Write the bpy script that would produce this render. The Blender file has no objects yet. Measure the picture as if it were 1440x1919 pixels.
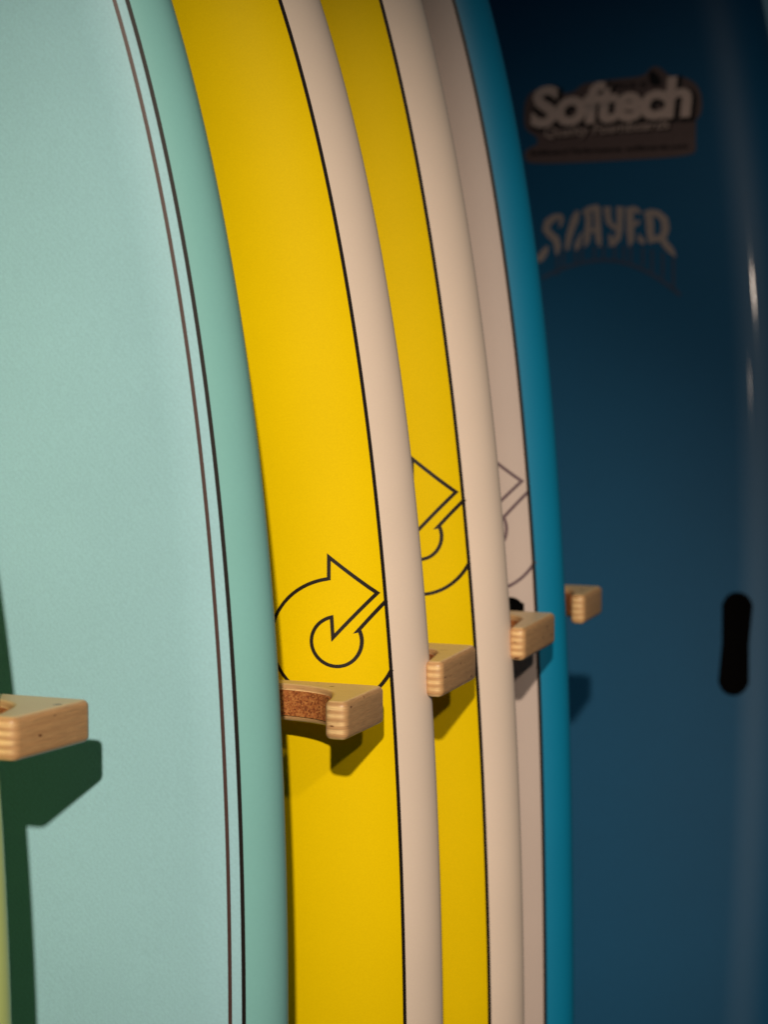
import bpy, bmesh, math, random
from mathutils import Vector, Matrix
from math import sin, cos, radians, pi, sqrt

# ------------------------------------------------------------------ camera, world, lamps, exposure
S = bpy.context.scene
COL = S.collection
YAW, PITCH, F = radians(21.2), radians(5.05), 4400.0
CAMPOS = Vector((0, 0, 1.55))
cd = bpy.data.cameras.new('camera')
cam = bpy.data.objects.new('camera', cd)
COL.objects.link(cam)
S.camera = cam
cam.location = CAMPOS
cam.rotation_euler = (radians(90) - PITCH, 0, YAW)
cd.sensor_fit = 'VERTICAL'
cd.sensor_height = 36.0
cd.lens = 36.0 * F / 1919.0
cd.clip_start, cd.clip_end = 0.05, 200
cd.dof.use_dof = True
cd.dof.focus_distance = 1.13
cd.dof.aperture_fstop = 9.6

w = bpy.data.worlds.new('World')
S.world = w
w.use_nodes = True
bg = w.node_tree.nodes['Background']
bg.inputs[0].default_value = (0.50, 0.90, 1.10, 1)
bg.inputs[1].default_value = 0.036


def lamp(name, pos, target, power, color, angle, blend, size):
    l = bpy.data.lights.new(name, 'SPOT')
    l.energy = power
    l.color = color
    l.spot_size = radians(angle)
    l.spot_blend = blend
    l.shadow_soft_size = size
    o = bpy.data.objects.new(name, l)
    COL.objects.link(o)
    o.location = pos
    o.rotation_euler = (Vector(target) - Vector(pos)).to_track_quat('-Z', 'Y').to_euler()
    return o


lamp('shop_spotlight', (0.35, -1.00, 2.25), (-0.52, 1.10, 1.36), 202, (1.0, 0.86, 0.69), 21, 1.0, 0.024)
lamp('shop_spotlight', (0.81, -0.53, 2.35), (-0.27, 1.60, 1.30), 60, (1.0, 0.84, 0.68), 27, 0.7, 0.035)

S.view_settings.view_transform = 'Standard'
S.view_settings.look = 'None'
S.view_settings.exposure = 0.0
S.view_settings.gamma = 1.0
S.render.engine = 'CYCLES'

# ------------------------------------------------------------------ helpers
def tag(o, label=None, cat=None, group=None, kind=None):
    if label: o['label'] = label
    if cat: o['category'] = cat
    if group: o['group'] = group
    if kind: o['kind'] = kind
    return o


def thing(name, label, cat, loc=(0, 0, 0), group=None):
    o = bpy.data.objects.new(name, None)
    o.empty_display_size = 0.05
    o.location = loc
    COL.objects.link(o)
    return tag(o, label, cat, group)


def link(name, me, parent=None, mats=()):
    o = bpy.data.objects.new(name, me)
    COL.objects.link(o)
    for m in mats:
        me.materials.append(m)
    if parent is not None:
        o.parent = parent
    return o


def setin(n, k, v):
    if k in n.inputs:
        n.inputs[k].default_value = v


def srgb(r, g, b):
    f = lambda c: (c / 255 / 12.92) if c / 255 <= 0.04045 else ((c / 255 + 0.055) / 1.055) ** 2.4
    return (f(r), f(g), f(b), 1)


def board_mat(name, col, rough=0.35, coat=0.25, mottle=0.04, scale=760.0, bump=0.02, weave=False, coatr=0.12, spec=0.4, specks=False):
    m = bpy.data.materials.new(name)
    m.use_nodes = True
    nt = m.node_tree
    b = nt.nodes['Principled BSDF']
    tc = nt.nodes.new('ShaderNodeTexCoord')
    nz = nt.nodes.new('ShaderNodeTexNoise')
    nz.inputs['Scale'].default_value = scale
    nz.inputs['Detail'].default_value = 4
    nt.links.new(tc.outputs['Object'], nz.inputs['Vector'])
    big = nt.nodes.new('ShaderNodeTexNoise')
    big.inputs['Scale'].default_value = 11
    big.inputs['Detail'].default_value = 3
    nt.links.new(tc.outputs['Object'], big.inputs['Vector'])
    src = nz.outputs['Fac']
    if weave:
        wx = nt.nodes.new('ShaderNodeTexWave'); wx.wave_type = 'BANDS'; wx.bands_direction = 'DIAGONAL'
        wx.inputs['Scale'].default_value = 170; wx.inputs['Distortion'].default_value = 1.5
        wx.inputs['Detail'].default_value = 2; wx.inputs['Detail Scale'].default_value = 3
        nt.links.new(tc.outputs['Object'], wx.inputs['Vector'])
        mx = nt.nodes.new('ShaderNodeMath'); mx.operation = 'MULTIPLY_ADD'
        nt.links.new(wx.outputs['Fac'], mx.inputs[0]); mx.inputs[1].default_value = 0.07
        nt.links.new(nz.outputs['Fac'], mx.inputs[2])
        src = mx.outputs[0]
    mr = nt.nodes.new('ShaderNodeMapRange')
    mr.inputs['From Min'].default_value = 0.3; mr.inputs['From Max'].default_value = 0.75
    mr.inputs['To Min'].default_value = 1 - mottle; mr.inputs['To Max'].default_value = 1 + mottle
    nt.links.new(src, mr.inputs['Value'])
    mr2 = nt.nodes.new('ShaderNodeMapRange')
    mr2.inputs['From Min'].default_value = 0.3; mr2.inputs['From Max'].default_value = 0.7
    mr2.inputs['To Min'].default_value = 0.97; mr2.inputs['To Max'].default_value = 1.03
    nt.links.new(big.outputs['Fac'], mr2.inputs['Value'])
    mm = nt.nodes.new('ShaderNodeMath'); mm.operation = 'MULTIPLY'
    nt.links.new(mr.outputs[0], mm.inputs[0]); nt.links.new(mr2.outputs[0], mm.inputs[1])
    vm = nt.nodes.new('ShaderNodeVectorMath'); vm.operation = 'SCALE'
    vm.inputs[0].default_value = col[:3]
    nt.links.new(mm.outputs[0], vm.inputs['Scale'])
    nt.links.new(vm.outputs[0], b.inputs['Base Color'])
    if specks:      # a few dust specks and pin holes
        vo = nt.nodes.new('ShaderNodeTexVoronoi'); vo.inputs['Scale'].default_value = 15
        nt.links.new(tc.outputs['Object'], vo.inputs['Vector'])
        sr = nt.nodes.new('ShaderNodeMapRange')
        sr.inputs['From Min'].default_value = 0.005; sr.inputs['From Max'].default_value = 0.012
        sr.inputs['To Min'].default_value = 0.35; sr.inputs['To Max'].default_value = 1.0
        nt.links.new(vo.outputs['Distance'], sr.inputs['Value'])
        m3 = nt.nodes.new('ShaderNodeMath'); m3.operation = 'MULTIPLY'
        nt.links.new(mm.outputs[0], m3.inputs[0]); nt.links.new(sr.outputs[0], m3.inputs[1])
        nt.links.new(m3.outputs[0], vm.inputs['Scale'])
    bp = nt.nodes.new('ShaderNodeBump')
    bp.inputs['Strength'].default_value = bump * 4
    bp.inputs['Distance'].default_value = 0.00016
    nt.links.new(nz.outputs['Fac'], bp.inputs['Height'])
    nt.links.new(bp.outputs[0], b.inputs['Normal'])
    setin(b, 'Roughness', rough)
    setin(b, 'Specular IOR Level', spec)
    setin(b, 'Coat Weight', coat)
    setin(b, 'Coat Roughness', coatr)
    return m


def flat_mat(name, col, rough=0.45, spec=0.3):
    m = bpy.data.materials.new(name)
    m.use_nodes = True
    nt = m.node_tree
    b = nt.nodes['Principled BSDF']
    tc = nt.nodes.new('ShaderNodeTexCoord')
    nz = nt.nodes.new('ShaderNodeTexNoise'); nz.inputs['Scale'].default_value = 260
    nt.links.new(tc.outputs['Object'], nz.inputs['Vector'])
    mr = nt.nodes.new('ShaderNodeMapRange')
    mr.inputs['To Min'].default_value = 0.85; mr.inputs['To Max'].default_value = 1.15
    nt.links.new(nz.outputs['Fac'], mr.inputs['Value'])
    vm = nt.nodes.new('ShaderNodeVectorMath'); vm.operation = 'SCALE'
    vm.inputs[0].default_value = col[:3]
    nt.links.new(mr.outputs[0], vm.inputs['Scale'])
    nt.links.new(vm.outputs[0], b.inputs['Base Color'])
    setin(b, 'Roughness', rough)
    setin(b, 'Specular IOR Level', spec)
    return m


def plywood_mat(seed):
    m = bpy.data.materials.new('birch_plywood')
    m.use_nodes = True
    nt = m.node_tree
    N = nt.nodes.new
    L = nt.links.new
    b = nt.nodes['Principled BSDF']
    tc = N('ShaderNodeTexCoord')
    mp = N('ShaderNodeMapping'); mp.inputs['Location'].default_value = (seed * 1.7, seed * 2.3, 0)
    L(tc.outputs['Object'], mp.inputs['Vector'])
    sep = N('ShaderNodeSeparateXYZ'); L(mp.outputs[0], sep.inputs[0])
    # slow waviness of the glue lines
    n0 = N('ShaderNodeTexNoise'); n0.inputs['Scale'].default_value = 40; n0.inputs['Detail'].default_value = 2
    L(mp.outputs[0], n0.inputs['Vector'])
    a = N('ShaderNodeMath'); a.operation = 'MULTIPLY_ADD'
    L(n0.outputs['Fac'], a.inputs[0]); a.inputs[1].default_value = 0.0009; L(sep.outputs['Z'], a.inputs[2])
    # plies: 10 layers, 3.3 mm each, alternate grain direction
    mu = N('ShaderNodeMath'); mu.operation = 'MULTIPLY'; mu.inputs[1].default_value = 2 * pi / 0.0037
    L(a.outputs[0], mu.inputs[0])
    sn = N('ShaderNodeMath'); sn.operation = 'SINE'; L(mu.outputs[0], sn.inputs[0])
    st = N('ShaderNodeMapRange'); st.inputs['From Min'].default_value = -0.7; st.inputs['From Max'].default_value = 0.7
    L(sn.outputs[0], st.inputs['Value'])
    # fine grain streaks along the plies
    mp2 = N('ShaderNodeMapping'); mp2.inputs['Scale'].default_value = (110, 110, 2700)
    L(mp.outputs[0], mp2.inputs['Vector'])
    g = N('ShaderNodeTexNoise'); g.inputs['Scale'].default_value = 1; g.inputs['Detail'].default_value = 5
    g.inputs['Roughness'].default_value = 0.7
    L(mp2.outputs[0], g.inputs['Vector'])
    cr = N('ShaderNodeMix'); cr.data_type = 'RGBA'
    cr.inputs[6].default_value = srgb(206, 158, 108)
    cr.inputs[7].default_value = srgb(252, 212, 152)
    # the side face shows mostly long grain: its plies contrast less and are greyer
    geo0 = N('ShaderNodeTexCoord'); sx = N('ShaderNodeSeparateXYZ'); L(geo0.outputs['Normal'], sx.inputs[0])
    axn = N('ShaderNodeMath'); axn.operation = 'ABSOLUTE'; L(sx.outputs['X'], axn.inputs[0])
    kx = N('ShaderNodeMapRange'); kx.inputs['From Min'].default_value = 0.3; kx.inputs['From Max'].default_value = 0.85
    kx.inputs['To Min'].default_value = 1.0; kx.inputs['To Max'].default_value = 0.14
    L(axn.outputs[0], kx.inputs['Value'])
    n9 = N('ShaderNodeTexNoise'); n9.inputs['Scale'].default_value = 165; n9.inputs['Detail'].default_value = 2
    L(mp.outputs[0], n9.inputs['Vector'])
    r9 = N('ShaderNodeMapRange'); r9.inputs['From Min'].default_value = 0.3; r9.inputs['From Max'].default_value = 0.7
    r9.inputs['To Min'].default_value = 0.45; r9.inputs['To Max'].default_value = 1.0
    L(n9.outputs['Fac'], r9.inputs['Value'])
    c1 = N('ShaderNodeMath'); c1.operation = 'MULTIPLY'; L(kx.outputs[0], c1.inputs[0]); L(r9.outputs[0], c1.inputs[1])
    c2 = N('ShaderNodeMath'); c2.operation = 'MULTIPLY'; L(c1.outputs[0], c2.inputs[0]); L(st.outputs[0], c2.inputs[1])
    L(c2.outputs[0], cr.inputs[0])
    gm = N('ShaderNodeMapRange'); gm.inputs['From Min'].default_value = 0.3; gm.inputs['From Max'].default_value = 0.7
    gm.inputs['To Min'].default_value = 0.66; gm.inputs['To Max'].default_value = 1.12
    L(g.outputs['Fac'], gm.inputs['Value'])
    # veneer on the flat top and bottom: smooth, one colour, grain along X
    geo = N('ShaderNodeNewGeometry')
    sn2 = N('ShaderNodeSeparateXYZ'); L(geo.outputs['Normal'], sn2.inputs[0])
    ab = N('ShaderNodeMath'); ab.operation = 'ABSOLUTE'; L(sn2.outputs['Z'], ab.inputs[0])
    top = N('ShaderNodeMapRange'); top.inputs['From Min'].default_value = 0.86; top.inputs['From Max'].default_value = 0.97
    L(ab.outputs[0], top.inputs['Value'])
    mp3 = N('ShaderNodeMapping'); mp3.inputs['Scale'].default_value = (55, 760, 55)
    L(mp.outputs[0], mp3.inputs['Vector'])
    g3 = N('ShaderNodeTexNoise'); g3.inputs['Scale'].default_value = 1; g3.inputs['Detail'].default_value = 4
    L(mp3.outputs[0], g3.inputs['Vector'])
    ven = N('ShaderNodeMix'); ven.data_type = 'RGBA'
    ven.inputs[6].default_value = srgb(212, 176, 122); ven.inputs[7].default_value = srgb(232, 200, 146)
    L(g3.outputs['Fac'], ven.inputs[0])
    edge = N('ShaderNodeVectorMath'); edge.operation = 'SCALE'
    L(cr.outputs[2], edge.inputs[0]); L(gm.outputs[0], edge.inputs['Scale'])
    fin = N('ShaderNodeMix'); fin.data_type = 'RGBA'
    L(top.outputs[0], fin.inputs[0]); L(edge.outputs[0], fin.inputs[6]); L(ven.outputs[2], fin.inputs[7])
    # small voids and knots between plies
    mp4 = N('ShaderNodeMapping'); mp4.inputs['Scale'].default_value = (115, 115, 380)
    L(mp.outputs[0], mp4.inputs['Vector'])
    k = N('ShaderNodeTexNoise'); k.inputs['Scale'].default_value = 1.0; k.inputs['Detail'].default_value = 1
    L(mp4.outputs[0], k.inputs['Vector'])
    kr = N('ShaderNodeMapRange'); kr.inputs['From Min'].default_value = 0.70; kr.inputs['From Max'].default_value = 0.75
    L(k.outputs['Fac'], kr.inputs['Value'])
    kn = N('ShaderNodeMix'); kn.data_type = 'RGBA'
    kn.inputs[7].default_value = srgb(96, 44, 14)
    L(kr.outputs[0], kn.inputs[0]); L(fin.outputs[2], kn.inputs[6])
    L(kn.outputs[2], b.inputs['Base Color'])
    bp = N('ShaderNodeBump'); bp.inputs['Strength'].default_value = 0.35; bp.inputs['Distance'].default_value = 0.0003
    L(g.outputs['Fac'], bp.inputs['Height']); L(bp.outputs[0], b.inputs['Normal'])
    setin(b, 'Roughness', 0.42); setin(b, 'Specular IOR Level', 0.4); setin(b, 'Coat Weight', 0.18); setin(b, 'Coat Roughness', 0.3)
    return m


def cork_mat():
    m = bpy.data.materials.new('cork')
    m.use_nodes = True
    nt = m.node_tree; N = nt.nodes.new; L = nt.links.new
    b = nt.nodes['Principled BSDF']
    tc = N('ShaderNodeTexCoord')
    v = N('ShaderNodeTexVoronoi'); v.inputs['Scale'].default_value = 1130
    L(tc.outputs['Object'], v.inputs['Vector'])
    n = N('ShaderNodeTexNoise'); n.inputs['Scale'].default_value = 700; n.inputs['Detail'].default_value = 4
    L(tc.outputs['Object'], n.inputs['Vector'])
    sp = N('ShaderNodeSeparateColor'); L(v.outputs['Color'], sp.inputs[0])
    mi = N('ShaderNodeMath'); mi.operation = 'MULTIPLY_ADD'; mi.inputs[1].default_value = 0.55
    L(sp.outputs[0], mi.inputs[0])
    m2 = N('ShaderNodeMath'); m2.operation = 'MULTIPLY'; m2.inputs[1].default_value = 0.5
    L(n.outputs['Fac'], m2.inputs[0]); L(m2.outputs[0], mi.inputs[2])
    r = N('ShaderNodeValToRGB')
    r.color_ramp.elements[0].position = 0.12; r.color_ramp.elements[0].color = srgb(92, 38, 12)
    r.color_ramp.elements[1].position = 0.82; r.color_ramp.elements[1].color = srgb(198, 128, 66)
    e = r.color_ramp.elements.new(0.45); e.color = srgb(168, 92, 40)
    L(mi.outputs[0], r.inputs[0]); L(r.outputs[0], b.inputs['Base Color'])
    bp = N('ShaderNodeBump'); bp.inputs['Strength'].default_value = 0.9; bp.inputs['Distance'].default_value = 0.0005
    L(mi.outputs[0], bp.inputs['Height']); L(bp.outputs[0], b.inputs['Normal'])
    setin(b, 'Roughness', 0.85)
    return m


# ------------------------------------------------------------------ materials
M = {
    'mint': board_mat('mint_glassed_foam', srgb(162, 208, 220), 0.55, 0.04, 0.05, 780, 0.05, weave=True, coatr=0.3, spec=0.3),
    'mint_rail': board_mat('mint_rail', srgb(134, 194, 192), 0.5, 0.04, 0.012, 540, spec=0.3),
    'yellow': board_mat('yellow_lacquer', (0.84, 0.58, 0.0, 1), 0.55, 0.0, 0.035, 1250, coatr=0.3, spec=0.06),
    'golden': board_mat('golden_yellow_lacquer', (0.74, 0.515, 0.0, 1), 0.55, 0.0, 0.035, 1250, coatr=0.3, spec=0.06),
    'white': board_mat('warm_white_rail', srgb(226, 206, 190), 0.55, 0.03, 0.012, 1080, coatr=0.25, specks=True),
    'pinkish': board_mat('dusty_white_deck', srgb(192, 174, 165), 0.55, 0.03, 0.014, 1080, coatr=0.25, specks=True),
    'teal': board_mat('teal_rail', srgb(6, 124, 164), 0.5, 0.05, 0.02, 1080, coatr=0.2),
    'lime': board_mat('lime_rail', srgb(226, 242, 150), 0.45, 0.1, 0.01, 540),
    'blue': board_mat('navy_soft_deck', srgb(5, 78, 116), 0.52, 0.05, 0.05, 540, bump=0.02, coatr=0.05, spec=0.3),
    'black': flat_mat('black_pinline', srgb(22, 14, 10)),
    'brown': flat_mat('brown_pinline', srgb(74, 50, 46)),
    'ink': flat_mat('black_ink', srgb(30, 20, 12)),
    'purple': flat_mat('purple_ink', srgb(98, 78, 84)),
    'void': flat_mat('plug_black_slot_shade', srgb(5, 4, 4), 0.9, 0.05),  # black of the plug; also paints the recess shade of the uncut handle slot
    'sticker': flat_mat('sticker_paper', srgb(96, 77, 74), 0.6),
    'stickerlight': flat_mat('sticker_letters', srgb(206, 178, 166), 0.6),
    'stickerblack': flat_mat('sticker_black', srgb(14, 10, 12), 0.5),
    'slayer': flat_mat('grey_print', srgb(152, 138, 132), 0.6),
    'slayerfaint': flat_mat('faint_print', srgb(54, 70, 94), 0.6),
    'cork': cork_mat(),
    'floor': None,
}

# ------------------------------------------------------------------ surfboards
class Board:
    """A full surfboard standing upright; its deck faces -Y.
    edge = X of the widest right edge, yc = Y of the rail apex, z0 = height of the widest point,
    L, p, q = length and shape of the nose; A, B = size of the rail round-over on the deck side."""

    def __init__(s, edge, yc, z0, L, p, q, W=0.28, A=0.060, B=0.040, BB=0.026, dome=0.006, rock=0.05, lean=0.0):
        s.E, s.yc, s.z0, s.L, s.p, s.q, s.W, s.R, s.lean = edge, yc, z0, L, p, q, W, rock, lean
        s.A, s.B, s.BB, s.dome = A, B, BB, dome
        s.xc = edge - W

    def w(s, z):
        if z >= s.z0:
            t = min((z - s.z0) / s.L, 1)
            return max(s.W * (1 - t ** s.p) ** s.q, 0.0)
        t = min((s.z0 - z) / (s.z0 - 0.004), 1)
        return s.W * ((1 - t ** 2.6) ** 0.5 * 0.62 + 0.38 * (1 - t ** 8) ** 0.5)

    def yo(s, z):
        t = max(0, (z - s.z0) / s.L)
        return s.yc - s.R * t ** 2.5 + s.lean * (z - 1.4)

    def k_(s, z):
        top = s.z0 + s.L
        a = min(max((top - z) / 0.12, 0), 1); b_ = min(max((z - 0.004) / 0.15, 0), 1)
        return (0.2 + 0.8 * sqrt(a)) * (0.25 + 0.75 * sqrt(b_))

    def aw(s, z):
        w_ = max(s.w(z), 1e-4)
        return w_, min(s.A, 0.7 * w_)

    def pt(s, x, z, lift=0.0):
        """point of the deck surface at world x, height z"""
        w_, a = s.aw(z)
        u = min(abs(x - s.xc), w_ * 0.99999)
        t = min(max(0, (u - (w_ - a)) / a), 1)
        y = s.B * sqrt(1 - t * t) + s.dome * (1 - (u / w_) ** 2)
        return Vector((x, s.yo(z) - s.k_(z) * y - lift, z))


def zlist(b, n=150):
    top = b.z0 + b.L
    zs = []
    for i in range(n + 1):
        t = i / n
        # denser toward both ends
        e = 0.5 - 0.5 * cos(pi * t)
        zs.append(0.004 + (top - 0.0006 - 0.004) * (0.75 * t + 0.25 * e))
    return zs


def loft(b, name, inset_in, root, mats, front):
    """front=True: deck panel inside the pinline; False: the rail wrap and the bottom."""
    zs = zlist(b)
    V, FC = [], []
    rows = []
    for z in zs:
        w_ = b.w(z)
        ins = min(inset_in(z), w_ * 0.6)
        xm = w_ - ins
        row = []
        if front:
            flat = max(w_ - min(b.A, 0.7 * w_), 0)
            xs = [xm * i / 10 if xm <= flat else flat * i / 10 for i in range(10)]
            e0 = min(flat, xm)
            xs += [e0 + (xm - e0) * i / 16 for i in range(17)] if xm > flat else [xm + 1e-5 * i for i in range(-16, 1)]
            xs = [-x for x in reversed(xs[1:])] + xs
            for x in xs:
                row.append(b.pt(b.xc + x, z))
        else:
            # from right pin line round the rail, the bottom and back to the left pin line
            ww, ra = b.aw(z)
            am = math.acos(max(0.0, min((xm - (ww - ra)) / ra, 1)))
            kk = b.k_(z)
            half = []
            n = 24
            for i in range(n + 1):      # rail, deck side
                a = am * (1 - i / n)
                x = ww - ra + ra * cos(a)
                half.append((x, b.yo(z) - kk * (b.B * sin(a) + b.dome * (1 - (x / ww) ** 2))))
            for i in range(1, 17):      # rail, bottom side
                a = (pi / 2) * i / 16
                half.append((ww - ra + ra * cos(a), b.yo(z) + kk * b.BB * sin(a)))
            half.append(((ww - ra) * 0.5, b.yo(z) + kk * b.BB)); half.append((0.0, b.yo(z) + kk * b.BB))
            for x, y in half: row.append(Vector((b.xc + x, y, z)))
            for x, y in reversed(half[:-1]): row.append(Vector((b.xc - x, y, z)))
        rows.append(row)
    m = len(rows[0])
    for r in rows: V += r
    for i in range(len(rows) - 1):
        for j in range(m - 1):
            a = i * m + j
            FC.append((a, a + 1, a + m + 1, a + m))
    if not front:
        FC.append(tuple(range(m - 1, -1, -1)))
        o = (len(rows) - 1) * m
        FC.append(tuple(range(o, o + m)))
    me = bpy.data.meshes.new(name)
    me.from_pydata([tuple(v) for v in V], [], FC)
    me.polygons.foreach_set('use_smooth', [True] * len(me.polygons))
    me.update()
    if front:
        nb = []
        for v in V:
            e = 0.0006
            px = b.pt(v.x + e, v.z) - b.pt(v.x - e, v.z)
            pz = b.pt(v.x, v.z + e) - b.pt(v.x, v.z - e)
            nn = px.cross(pz).normalized()
            if nn.y > 0: nn = -nn
            nb.append(tuple(nn))
        me.normals_split_custom_set_from_vertices(nb)
    return link(name, me, root, mats)


def strip_on(b, name, path, width, root, mat, lift=0.0003, clip=None):
    """a printed line on the deck surface: path of (x, z) world points, mitred corners."""
    P = [Vector((x, z)) for x, z in path]
    # resample straight runs
    R = [P[0]]
    for a, c in zip(P, P[1:]):
        d = (c - a).length
        n = max(1, int(d / 0.001))
        for i in range(1, n + 1): R.append(a + (c - a) * i / n)
    P = R
    V, FC = [], []
    n = len(P)
    for i, p in enumerate(P):
        d0 = (P[i] - P[i - 1]).normalized() if i else (P[1] - P[0]).normalized()
        d1 = (P[i + 1] - P[i]).normalized() if i < n - 1 else d0
        n0 = Vector((-d0.y, d0.x)); n1 = Vector((-d1.y, d1.x))
        mt = (n0 + n1)
        mt = mt.normalized() if mt.length > 1e-5 else n0
        k = min(1 / max(mt.dot(n0), 0.25), 3.2)
        for s in (-1, 1):
            q = p + mt * (s * width / 2 * k)
            V.append(b.pt(q.x, q.y, lift))
    for i in range(n - 1):
        if clip and min(P[i].x - clip(P[i].y), P[i + 1].x - clip(P[i + 1].y)) > 0: continue
        FC.append((2 * i, 2 * i + 2, 2 * i + 3, 2 * i + 1))
    me = bpy.data.meshes.new(name)
    me.from_pydata([tuple(v) for v in V], [], FC)
    me.update()
    return link(name, me, root, [mat])


def pinline(b, inset, width, root, mat, name='pinline'):
    """closed thin line round the deck, following the outline"""
    zs = [z for z in zlist(b, 220) if b.w(z) > inset(z) * 1.6]
    V, FC = [], []
    for sgn in (1, -1):
        base = len(V)
        for z in zs:
            w_ = b.w(z); e = 0.001
            sl = (b.w(z + e) - b.w(z - e)) / (2 * e)
            k = sqrt(1 + sl * sl)
            ins = min(inset(z), w_ * 0.6)
            for j in range(4):
                off = (j / 3 - 0.5) * width * k
                x = b.xc + sgn * (w_ - ins + off)
                V.append(b.pt(x, z, 0.0003))
        for i in range(len(zs) - 1):
            for j in range(3):
                a = base + i * 4 + j
                f = (a, a + 1, a + 5, a + 4)
                FC.append(f if sgn > 0 else f[::-1])
    me = bpy.data.meshes.new(name)
    me.from_pydata([tuple(v) for v in V], [], FC)
    me.polygons.foreach_set('use_smooth', [True] * len(me.polygons))
    me.update()
    return link(name, me, root, [mat])


def surfboard(label, b, deck, rail, inset):
    root = thing('surfboard', label, 'surfboard', (b.xc, b.yc, 0), 'surfboards standing upright in the rack')
    d = loft(b, 'deck', inset, root, [deck], True)
    r = loft(b, 'rail', inset, root, [rail], False)
    return root


def local(root):
    """parts were modelled in world space: shift their meshes into the thing's own space"""
    off = -Vector(root.location)
    done = set()
    def rec(o):
        for c in o.children:
            if c.type == 'MESH' and c.data.name not in done:
                c.data.transform(Matrix.Translation(off)); done.add(c.data.name)
            rec(c)
    rec(root)


def arrow_logo(b, cx, cz, kx, kz, q, s, root, mat, pin_in, lw):
    """looping outline arrow; (cx, cz) centre of the small ring, kx, kz metres per drawing unit,
    q = how much the print tightens where the deck rolls into the rail"""
    def W(x, y):
        x *= s; y *= s
        return (cx + x * kx - q * x * x, cz - y * kz)
    R, r = 117.5, 46.5
    path = [W(124, -103), W(39, -19.5)]
    t0 = math.atan2(-20, 42); t1 = math.atan2(-45.5, -9.5) + 2 * pi
    n = 48
    for i in range(n + 1):
        a = t0 + (t1 - t0) * i / n
        path.append(W(r * cos(a), r * sin(a)))
    path += [W(-7.5, -7), W(75.5, -89), W(-13.5, -157), W(-14, -117)]
    t2 = math.atan2(-117, -14); t3 = math.atan2(-24, 115) - 2 * pi
    n = 90
    for i in range(1, n + 1):
        a = t2 + (t3 - t2) * i / n
        path.append(W(R * cos(a), R * sin(a)))
    clip = lambda z: b.xc + b.w(z) - pin_in(z)
    return strip_on(b, 'arrow_logo', path, lw, root, mat, 0.0002, clip)


def disc_patch(b, name, cx, cz, hw, hh, root, mat, waist=0.0, lift=0.0005):
    """rounded upright slot: a low rim and a recessed floor"""
    n = 56
    ring = []
    for i in range(n):
        a = 2 * pi * i / n
        c, s_ = cos(a), sin(a)
        x = hw * math.copysign(abs(c) ** 0.75, c)
        z = (hh - hw) * max(-1, min(1, s_ * 1.6)) + hw * s_
        x = hw * max(-1, min(1, c * 1.0)) if abs(s_) > 0.6 else hw * math.copysign(1.0 if abs(c) > 0.8 else abs(c) ** 0.5, c)
        x *= 1 - waist * max(0, 1 - abs(z) / (hh * 0.75))
        ring.append((cx + x, cz + z))
    V = [b.pt(x, z, lift) for x, z in ring]
    V += [b.pt(cx + (x - cx) * 0.9, cz + (z - cz) * 0.95, lift + 0.0009) for x, z in ring]
    V += [b.pt(cx + (x - cx) * 0.8, cz + (z - cz) * 0.92, lift - 0.0002) for x, z in ring]
    V.append(b.pt(cx, cz, lift - 0.0002 + 0.0004))
    FC = []
    for k in range(2):
        for i in range(n):
            j = (i + 1) % n
            FC.append((k * n + i, k * n + j, (k + 1) * n + j, (k + 1) * n + i))
    for i in range(n):
        FC.append((2 * n + i, 2 * n + (i + 1) % n, 3 * n))
    me = bpy.data.meshes.new(name)
    me.from_pydata([tuple(v) for v in V], [], FC)
    me.polygons.foreach_set('use_smooth', [True] * len(me.polygons))
    me.update()
    return link(name, me, root, [mat])


GRP = 'surfboards standing upright in the rack'
def lin(pts):
    def f(z):
        if z <= pts[0][0]: return pts[0][1]
        for (a, u), (c, v) in zip(pts, pts[1:]):
            if z <= c: return u + (v - u) * (z - a) / (c - a)
        return pts[-1][1]
    return f

# lime board, mostly out of frame at the left edge
bl = Board(-0.4880, 0.826, 1.2125, 0.60, 2.1756, 0.2732, A=0.022, B=0.024, BB=0.02)
in_l = lambda z: 0.030
lime = surfboard('pale lime surfboard, only its narrow rail showing at lower left', bl, M['lime'], M['lime'], in_l)
pinline(bl, in_l, 0.0015, lime, M['black'])
local(lime)

# mint board
bm = Board(-0.4261, 0.973, 1.2171, 0.6542, 2.1802, 0.2708, A=0.034, B=0.024, BB=0.022)
in_m = lin([(1.22, 0.0125), (1.44, 0.0121), (1.68, 0.0115)])
in_m2 = lin([(1.22, 0.0181), (1.44, 0.0175), (1.68, 0.0164)])
mint = surfboard('mint green surfboard with one thin brown and one black pinline', bm, M['mint'], M['mint_rail'], in_m)
pinline(bm, in_m, 0.0016, mint, M['black'])
pinline(bm, in_m2, 0.0016, mint, M['brown'])
local(mint)

# yellow boards
by1 = Board(-0.4024, 1.122, 1.0864, 0.778, 2.39, 0.2701)
in_1 = lambda z: 0.0113
y1 = surfboard('front yellow surfboard with a pale rail and a nearly whole looping arrow outline', by1, M['yellow'], M['white'], in_1)
pinline(by1, in_1, 0.0014, y1, M['black'])
arrow_logo(by1, -0.4442, 1.3816, 0.000257, 0.000272, 0.26e-6, 1.0, y1, M['ink'], in_1, 0.0018)
local(y1)

by2 = Board(-0.3997, 1.252, 1.0962, 0.7897, 1.914, 0.2154)
in_2 = lin([(1.15, 0.0120), (1.42, 0.0128), (1.70, 0.0139)])
y2 = surfboard('rear yellow surfboard with a pale rail, arrow outline half hidden', by2, M['golden'], M['white'], in_2)
pinline(by2, in_2, 0.0015, y2, M['black'])
arrow_logo(by2, -0.4478, 1.4226, 0.000276, 0.000298, 0.2e-6, 0.92, y2, M['ink'], in_2, 0.0019)
local(y2)

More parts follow.
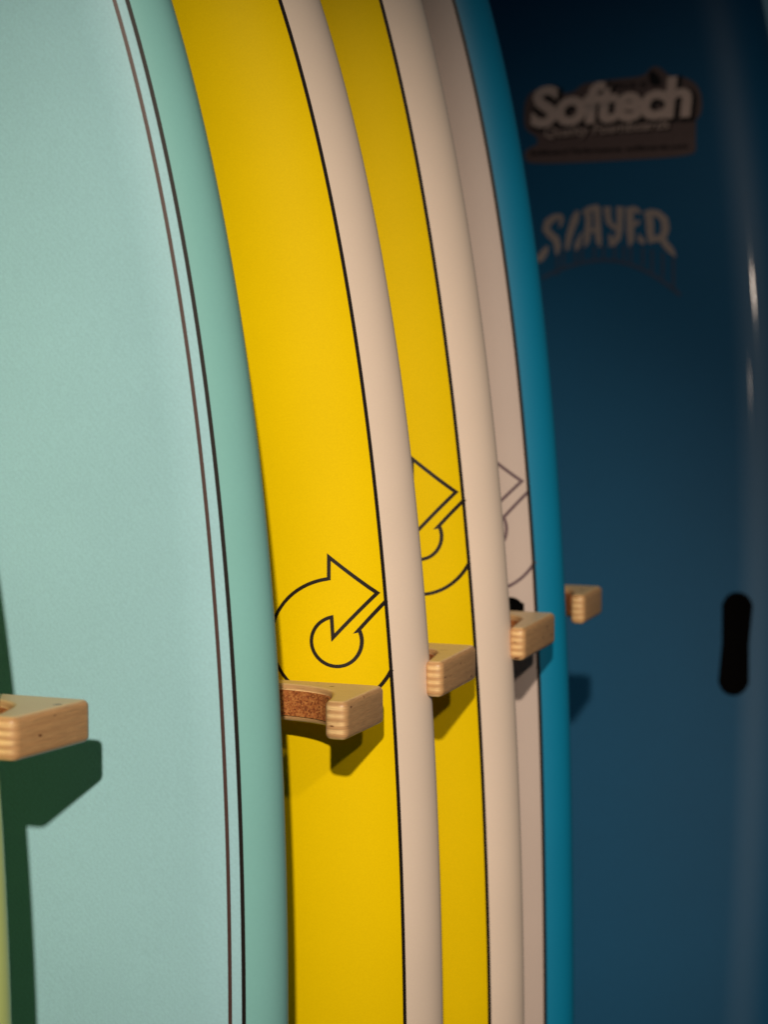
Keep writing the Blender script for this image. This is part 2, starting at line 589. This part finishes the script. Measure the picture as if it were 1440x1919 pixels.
# dusty white board with the teal rail
bt = Board(-0.4079, 1.381, 0.9017, 0.9998, 3.2782, 0.2473, A=0.034, B=0.024, BB=0.022)
in_t = lin([(1.11, 0.0122), (1.40, 0.0124), (1.72, 0.0147)])
tl = surfboard('dusty white surfboard with a teal rail and a faint purple arrow outline', bt, M['pinkish'], M['teal'], in_t)
pinline(bt, in_t, 0.0018, tl, M['black'])
arrow_logo(bt, -0.4582, 1.4145, 0.000351, 0.000328, 0.37e-6, 1.0, tl, M['purple'], in_t, 0.0019)
disc_patch(bt, 'deck_plug', -0.4405, 1.3635, 0.0080, 0.0095, tl, M['void'])
local(tl)

# navy soft-top board in the background, leaning back a little
bb = Board(-0.344, 1.841, 1.0, 1.10, 2.6, 0.5, W=0.25, A=0.050, B=0.035, rock=0.10, lean=0.197)
in_b = lambda z: 0.020
nb = surfboard('dark navy surfboard with two pale logos and a black handle slot', bb, M['blue'], M['blue'], in_b)
disc_patch(bb, 'handle_slot', -0.3975, 1.2885, 0.0119, 0.0395, nb, M['void'], waist=0.12)


# -- prints on the navy board, all given in photograph-like drawing units on the board's own face
def bpos(x, y):
    """drawing unit -> board x, z (the logos are printed slightly uphill)"""
    X = -0.5062 + (x - 1160) * 0.000436 + (y - 400) * 0.000015
    Z = 1.62217 - (y - 400) * 0.000423 - (x - 1160) * 0.0000125
    return X, Z


def ngon_on(b, name, pts, root, mat, lift):
    bmh = bmesh.new()
    vs = [bmh.verts.new(b.pt(x, z, lift)) for x, z in pts]
    f = bmh.faces.new(vs)
    bmesh.ops.triangulate(bmh, faces=[f])
    bmesh.ops.subdivide_edges(bmh, edges=[e for e in bmh.edges if e.calc_length() > 0.025], cuts=3)
    bmesh.ops.triangulate(bmh, faces=bmh.faces[:])
    for v in bmh.verts:
        v.co = b.pt(v.co.x, v.co.z, lift)
    me = bpy.data.meshes.new(name)
    bmh.to_mesh(me); bmh.free()
    return link(name, me, root, [mat])


def chaikin(P, n=2):
    for _ in range(n):
        Q = []
        for i in range(len(P)):
            a, c = P[i], P[(i + 1) % len(P)]
            Q.append((a[0] * .75 + c[0] * .25, a[1] * .75 + c[1] * .25))
            Q.append((a[0] * .25 + c[0] * .75, a[1] * .25 + c[1] * .75))
        P = Q
    return P


def text_mesh(txt, offset=0.0, shear=0.0, spacing=1.0):
    cu = bpy.data.curves.new('lettering', 'FONT')
    cu.body = txt
    cu.size = 1.0
    cu.offset = offset
    cu.shear = shear
    cu.space_character = spacing
    cu.resolution_u = 4
    ob = bpy.data.objects.new('lettering_source', cu)
    me = bpy.data.meshes.new_from_object(ob)
    bpy.data.objects.remove(ob)
    bpy.data.curves.remove(cu)
    return me


def text_on(b, name, me, mapf, root, mat, lift, box=None):
    """map the text (its box normalised to 0..1) through mapf -> drawing units on the board"""
    xs = [v.co.x for v in me.vertices]; ys = [v.co.y for v in me.vertices]
    x0, x1, y0, y1_ = box or (min(xs), max(xs), min(ys), max(ys))
    for v in me.vertices:
        u = (v.co.x - x0) / (x1 - x0); t = (v.co.y - y0) / (y1_ - y0)
        X, Z = bpos(*mapf(u, t))
        v.co = b.pt(X, Z, lift)
    me.name = name
    me.update()
    return link(name, me, root, [mat])


def bbox(me):
    xs = [v.co.x for v in me.vertices]; ys = [v.co.y for v in me.vertices]
    return (min(xs), max(xs), min(ys), max(ys))


zo = lambda p: (960 + p[0] / 3.789, 120 + p[1] / 3.789)
outline = [(75, 400), (85, 250), (150, 178), (260, 168), (320, 208), (440, 205), (500, 140), (620, 122), (740, 108),
           (950, 88), (985, 30), (1040, 12), (1095, 60), (1130, 92), (1250, 96), (1335, 170), (1352, 300), (1325, 395),
           (1205, 425), (1180, 505), (1285, 520), (1312, 590), (1280, 650), (700, 690), (130, 718), (80, 680), (92, 605),
           (185, 575), (170, 515), (92, 475)]
stk = ngon_on(bb, 'logo_sticker', [bpos(*zo(p)) for p in chaikin(outline)][::-1], nb, M['sticker'], 0.0005)
stk['label'] = 'brown cut-out sticker reading Softech'
main = text_mesh('Softech', 0.040, 0.10, 0.94)
bx0 = bbox(main)
fat = text_mesh('Softech', 0.085, 0.10, 0.94)
def soft(dx=0, dy=0):
    def f(u, t):
        x = 128 + u * 1150; y = 462 - u * 84 - t * (300)
        return zo((x + dx, y + dy))
    return f
text_on(bb, 'lettering_outline', fat, soft(14, 14), stk, M['stickerblack'], 0.0008, bx0)
text_on(bb, 'lettering', main, soft(), stk, M['stickerlight'], 0.0011, bx0)
t2 = text_mesh('Quality Foamboards', 0.0, 0.2, 1.0)
t2b = text_mesh('Quality Foamboards', 0.03, 0.2, 1.0)
bx2 = bbox(t2)
tag2 = lambda u, t: zo((232 + u * 890, 548 - u * 70 - t * 92))
tag2b = lambda u, t: zo((244 + u * 890, 560 - u * 70 - t * 92))
text_on(bb, 'lettering_outline', t2b, tag2b, stk, M['stickerblack'], 0.0008, bx2)
text_on(bb, 'lettering', t2, tag2, stk, M['stickerlight'], 0.0011, bx2)
t3 = text_mesh('Softboard Performance, softboards.com', 0.04, 0.1, 1.0)
text_on(bb, 'lettering', t3, lambda u, t: zo((122 + u * 1130, 662 - u * 60 - t * 42)), stk, M['stickerblack'], 0.0008)
t4 = text_mesh('FCS II', 0.04, 0.1, 1.1)
text_on(bb, 'lettering', t4, lambda u, t: zo((752 + u * 210, 182 - u * 14 - t * 42)), stk, M['stickerblack'], 0.0008)
fin = [(985, 158), (975, 60), (1005, 44), (1062, 100), (1072, 158)]
ngon_on(bb, 'fin_emblem', [bpos(*zo(p)) for p in chaikin(fin)][::-1], stk, M['stickerblack'], 0.0008)

# arched name below: tall letters bent over an arc, with pale drop lines underneath
zs_ = lambda x, y: (960 + x / 3.789, 360 + y / 3.789)
def strokes_on(b, name, strokes, root, mat, lift):
    """heavy tapering pen strokes (x, y, width) joined into one print"""
    V, FC = [], []
    for k, st in enumerate(strokes):
        P = [Vector((x, y)) for x, y, w_ in st]; Wd = [w_ * 1.22 for x, y, w_ in st]
        base = len(V)
        for i, p in enumerate(P):
            d = (P[min(i + 1, len(P) - 1)] - P[max(i - 1, 0)]).normalized()
            nn = Vector((-d.y, d.x))
            for sg in (-1, 0, 1):
                q = p + nn * sg * Wd[i] / 2
                X, Z = bpos(*zs_(q.x, q.y))
                V.append(b.pt(X, Z, lift + k * 0.00002))
        for i in range(len(P) - 1):
            for c in range(2):
                a = base + i * 3 + c
                FC.append((a, a + 1, a + 4, a + 3))
    me = bpy.data.meshes.new(name)
    me.from_pydata([tuple(v) for v in V], [], FC); me.update()
    return link(name, me, root, [mat])


LETTERS = [
    # S
    [(352, 168, 14), (300, 188, 40), (252, 225, 46), (240, 275, 44), (272, 312, 44), (312, 345, 46), (325, 395, 40), (318, 455, 12)],
    [(352, 170, 20), (352, 215, 26), (338, 262, 8)], [(252, 395, 14), (232, 435, 40), (200, 480, 44), (186, 510, 10)],
    # L
    [(470, 138, 20), (452, 190, 46), (424, 270, 40), (404, 340, 36), (392, 420, 18)], [(500, 290, 8), (484, 340, 26), (468, 385, 34), (458, 420, 12)],
    # A
    [(500, 150, 10), (545, 128, 34), (620, 106, 30)], [(538, 130, 40), (548, 210, 36), (540, 290, 38), (536, 350, 34), (522, 395, 10)],
    [(606, 108, 44), (612, 200, 38), (616, 290, 40), (622, 350, 36), (632, 392, 10)], [(545, 278, 26), (612, 270, 26)],
    # Y
    [(680, 106, 44), (684, 160, 38), (694, 215, 34), (730, 252, 30), (770, 250, 24)], [(772, 104, 44), (772, 190, 38), (768, 270, 38), (756, 330, 36), (722, 372, 26), (690, 384, 8)],
    [(700, 300, 10), (708, 330, 30), (702, 362, 12)],
    # E
    [(842, 108, 48), (844, 200, 44), (846, 290, 44), (850, 340, 38), (838, 386, 8)], [(850, 118, 36), (890, 124, 32), (925, 150, 8)],
    [(850, 232, 30), (890, 222, 28), (915, 196, 8)], [(905, 296, 8), (915, 330, 34), (938, 352, 30), (950, 362, 6)],
    # R
    [(972, 128, 48), (982, 210, 46), (988, 300, 44), (990, 360, 20)], [(975, 140, 40), (1040, 148, 40), (1085, 190, 46), (1094, 250, 48), (1080, 305, 44), (1030, 330, 34), (995, 330, 30)],
    [(1062, 320, 34), (1100, 370, 40), (1135, 410, 36), (1165, 450, 6)],
]
sl = strokes_on(bb, 'arched_lettering', LETTERS, nb, M['slayer'], 0.0006)
def drawn_line(path, wid, parent, mat):
    return strip_on(bb, 'drop_line', [bpos(*zs_(*p)) for p in path], wid, parent, mat, 0.0005)
arc = []
for i in range(31):
    u = i / 30; c = (u - 0.47) / 0.53
    arc.append((215 + u * 985, 485 + (175 if c < 0 else 235) * abs(c) ** 1.9))
drawn_line(arc, 0.0027, sl, M['slayerfaint'])
for x, y0_, y1_ in [(322, 440, 600), (365, 410, 560), (455, 410, 530), (500, 390, 515), (590, 385, 500), (655, 380, 495), (735, 375, 488),
                    (800, 378, 490), (850, 380, 496), (935, 385, 520), (1000, 400, 560), (1075, 420, 600), (1150, 430, 680)]:
    drawn_line([(x, y0_), (x, y1_)], 0.0022, sl, M['slayerfaint'])
local(nb)


# ------------------------------------------------------------------ plywood rack hooks
H = 0.0185
def hook_outline(tip, depth, arm, reach, skew):
    """plan view; origin at the back right corner, -y toward the viewer. Returns the outline with rounded corners."""
    sh = lambda x, y: (x + skew * (-y / depth) * max(0, 1 + x / 0.055), y)
    raw = [(-0.110, 0.001), (-0.095, 0.0003), (-0.082, -0.001), (-0.070, -0.003), (-0.060, -0.0055),
           (-0.051, -0.0090), (-0.043, -0.0135), (-0.036, -0.0195), (-0.031, -0.027), (-0.0275, -0.036)]
    curve = [sh(x * 0.55 + 0.011 - tip, y * 0.55 - arm) for x, y in raw]
    P = []
    def arc(p0, p, p1, r):
        p0, p, p1 = Vector(p0), Vector(p), Vector(p1)
        a_, b_ = (p0 - p).normalized(), (p1 - p).normalized()
        for i in range(6):
            t = i / 5
            q = (p + a_ * r * (1 - t)).lerp(p + b_ * r * t, t)
            P.append((q.x, q.y))
    t1 = sh(-tip, -depth); t2 = sh(0, -depth); k = curve[-1]
    arc(t2, (0, 0), (-reach, 0), 0.0046)
    arc((0, 0), (-reach, 0), (-reach, -arm), 0.004)
    arc((-reach, 0), (-reach, -arm), curve[0], 0.004)
    P += curve[:-1]
    m = sh(-tip - 0.001, -depth + 0.009)
    P += [k, m]
    arc(m, t1, t2, 0.0042)
    arc(t1, t2, (0, 0), 0.0044)
    return P, curve


CORK = M['cork']
def hook(label, loc, seed, tip=0.011, depth=0.053, arm=0.0135, reach=0.24, skew=0.0):
    root = thing('rack_hook', label, 'rack hook', loc, 'plywood rack hooks holding the surfboards')
    P, curve = hook_outline(tip, depth, arm, reach, skew)
    n = len(P)
    V2 = [Vector(p) for p in P]
    # inward normals (outline runs counter-clockwise seen from below: test by area)
    area = sum(V2[i].x * V2[(i + 1) % n].y - V2[(i + 1) % n].x * V2[i].y for i in range(n))
    sg = 1 if area > 0 else -1
    nrm = []
    for i in range(n):
        d0 = (V2[i] - V2[i - 1]).normalized(); d1 = (V2[(i + 1) % n] - V2[i]).normalized()
        a_ = Vector((-d0.y, d0.x)) * sg; b_ = Vector((-d1.y, d1.x)) * sg
        nrm.append((a_ + b_).normalized())
    r = 0.0028
    rings = []
    for k in range(7):
        th = (pi / 2) * k / 6
        rings.append((r * (1 - sin(th)), r * (1 - cos(th))))     # inset, height
    rings += [(i_, H - h_) for i_, h_ in reversed(rings)]
    V, FC = [], []
    for ins, h in rings:
        for p, q in zip(V2, nrm):
            c = p + q * ins
            V.append((c.x, c.y, h))
    for k in range(len(rings) - 1):
        for i in range(n):
            j = (i + 1) % n
            FC.append((k * n + i, k * n + j, (k + 1) * n + j, (k + 1) * n + i))
    FC.append(tuple(range(n - 1, -1, -1)))
    o_ = (len(rings) - 1) * n
    FC.append(tuple(range(o_, o_ + n)))
    me = bpy.data.meshes.new('hook_arm')
    me.from_pydata(V, [], FC)
    bm_ = bmesh.new(); bm_.from_mesh(me)
    bmesh.ops.recalc_face_normals(bm_, faces=bm_.faces[:])
    caps = [f for f in bm_.faces if len(f.verts) > 4]
    for f in bm_.faces: f.smooth = len(f.verts) == 4
    bmesh.ops.triangulate(bm_, faces=caps, ngon_method='EAR_CLIP')
    bm_.to_mesh(me); bm_.free()
    me.materials.append(plywood_mat(seed))
    o = link('hook_arm', me, root)
    # cork lining, a bent strip let into the curve
    a, c = 0.0030, 0.0157
    path = [(-0.16, -arm)] + curve
    V, FC = [], []
    rows = 6
    for i, (x, y) in enumerate(path):
        if i == 0: d = Vector((1, 0))
        elif i == len(path) - 1: d = (Vector(path[i]) - Vector(path[i - 1])).normalized()
        else: d = (Vector(path[i + 1]) - Vector(path[i - 1])).normalized()
        nn = Vector((d.y, -d.x))           # toward the viewer / the board
        if nn.y > 0 and i < 3: nn = -nn
        q = Vector((x, y)) + nn * 0.0010
        back = Vector((x, y)) - nn * 0.0006
        V += [(back.x, back.y, a), (q.x, q.y, a + 0.0002), (q.x, q.y, c - 0.0002), (back.x, back.y, c)]
    for i in range(len(path) - 1):
        for k in range(3):
            p = i * 4 + k
            FC.append((p, p + 4, p + 5, p + 1))
    FC.append((0, 1, 2, 3)); e_ = (len(path) - 1) * 4; FC.append((e_ + 3, e_ + 2, e_ + 1, e_))
    mc = bpy.data.meshes.new('cork_lining')
    mc.from_pydata(V, [], FC); mc.update()
    bm2 = bmesh.new(); bm2.from_mesh(mc); bmesh.ops.recalc_face_normals(bm2, faces=bm2.faces[:]); bm2.to_mesh(mc); bm2.free()
    link('cork_lining', mc, root, [CORK])
    return root


# (label, back-right corner x, y, z, rotation, tip)
hook('large blurred plywood hook at the left edge, in front of the mint surfboard',
     (-0.4748, 0.8792, 1.3638), 1, tip=0.015, depth=0.053, skew=-0.0072)
hook('plywood hook with brown cork lining visible, in front of the first yellow surfboard',
     (-0.4099, 1.0585, 1.3462), 2, tip=0.0112, skew=0.0009)
hook('plywood hook in front of the rear yellow board, touching the pale rail beside it',
     (-0.4033, 1.1780, 1.3503), 3, tip=0.0090, depth=0.065, skew=0.0034)
hook('plywood hook in front of the dusty white board, below its black plug',
     (-0.4025, 1.3190, 1.3505), 4, tip=0.0088, depth=0.073, skew=0.0040)
hook('farthest and smallest plywood hook, between the teal rail and the navy surfboard',
     (-0.4162, 1.4680, 1.3490), 5, tip=0.0088, skew=0.0030)

# ------------------------------------------------------------------ floor the boards stand on
fm = bpy.data.materials.new('grey_shop_floor')
fm.use_nodes = True
nt = fm.node_tree
b_ = nt.nodes['Principled BSDF']
nz = nt.nodes.new('ShaderNodeTexNoise'); nz.inputs['Scale'].default_value = 5; nz.inputs['Detail'].default_value = 6
rp = nt.nodes.new('ShaderNodeValToRGB')
rp.color_ramp.elements[0].color = (0.05, 0.045, 0.04, 1); rp.color_ramp.elements[1].color = (0.09, 0.082, 0.075, 1)
nt.links.new(nz.outputs['Fac'], rp.inputs[0]); nt.links.new(rp.outputs[0], b_.inputs['Base Color'])
setin(b_, 'Roughness', 0.6)
bmf = bmesh.new()
bmesh.ops.create_grid(bmf, x_segments=8, y_segments=8, size=4)
mf = bpy.data.meshes.new('floor'); bmf.to_mesh(mf); bmf.free()
fo = link('floor', mf, None, [fm])
fo.location = (0, 1.5, 0)
fo['kind'] = 'structure'
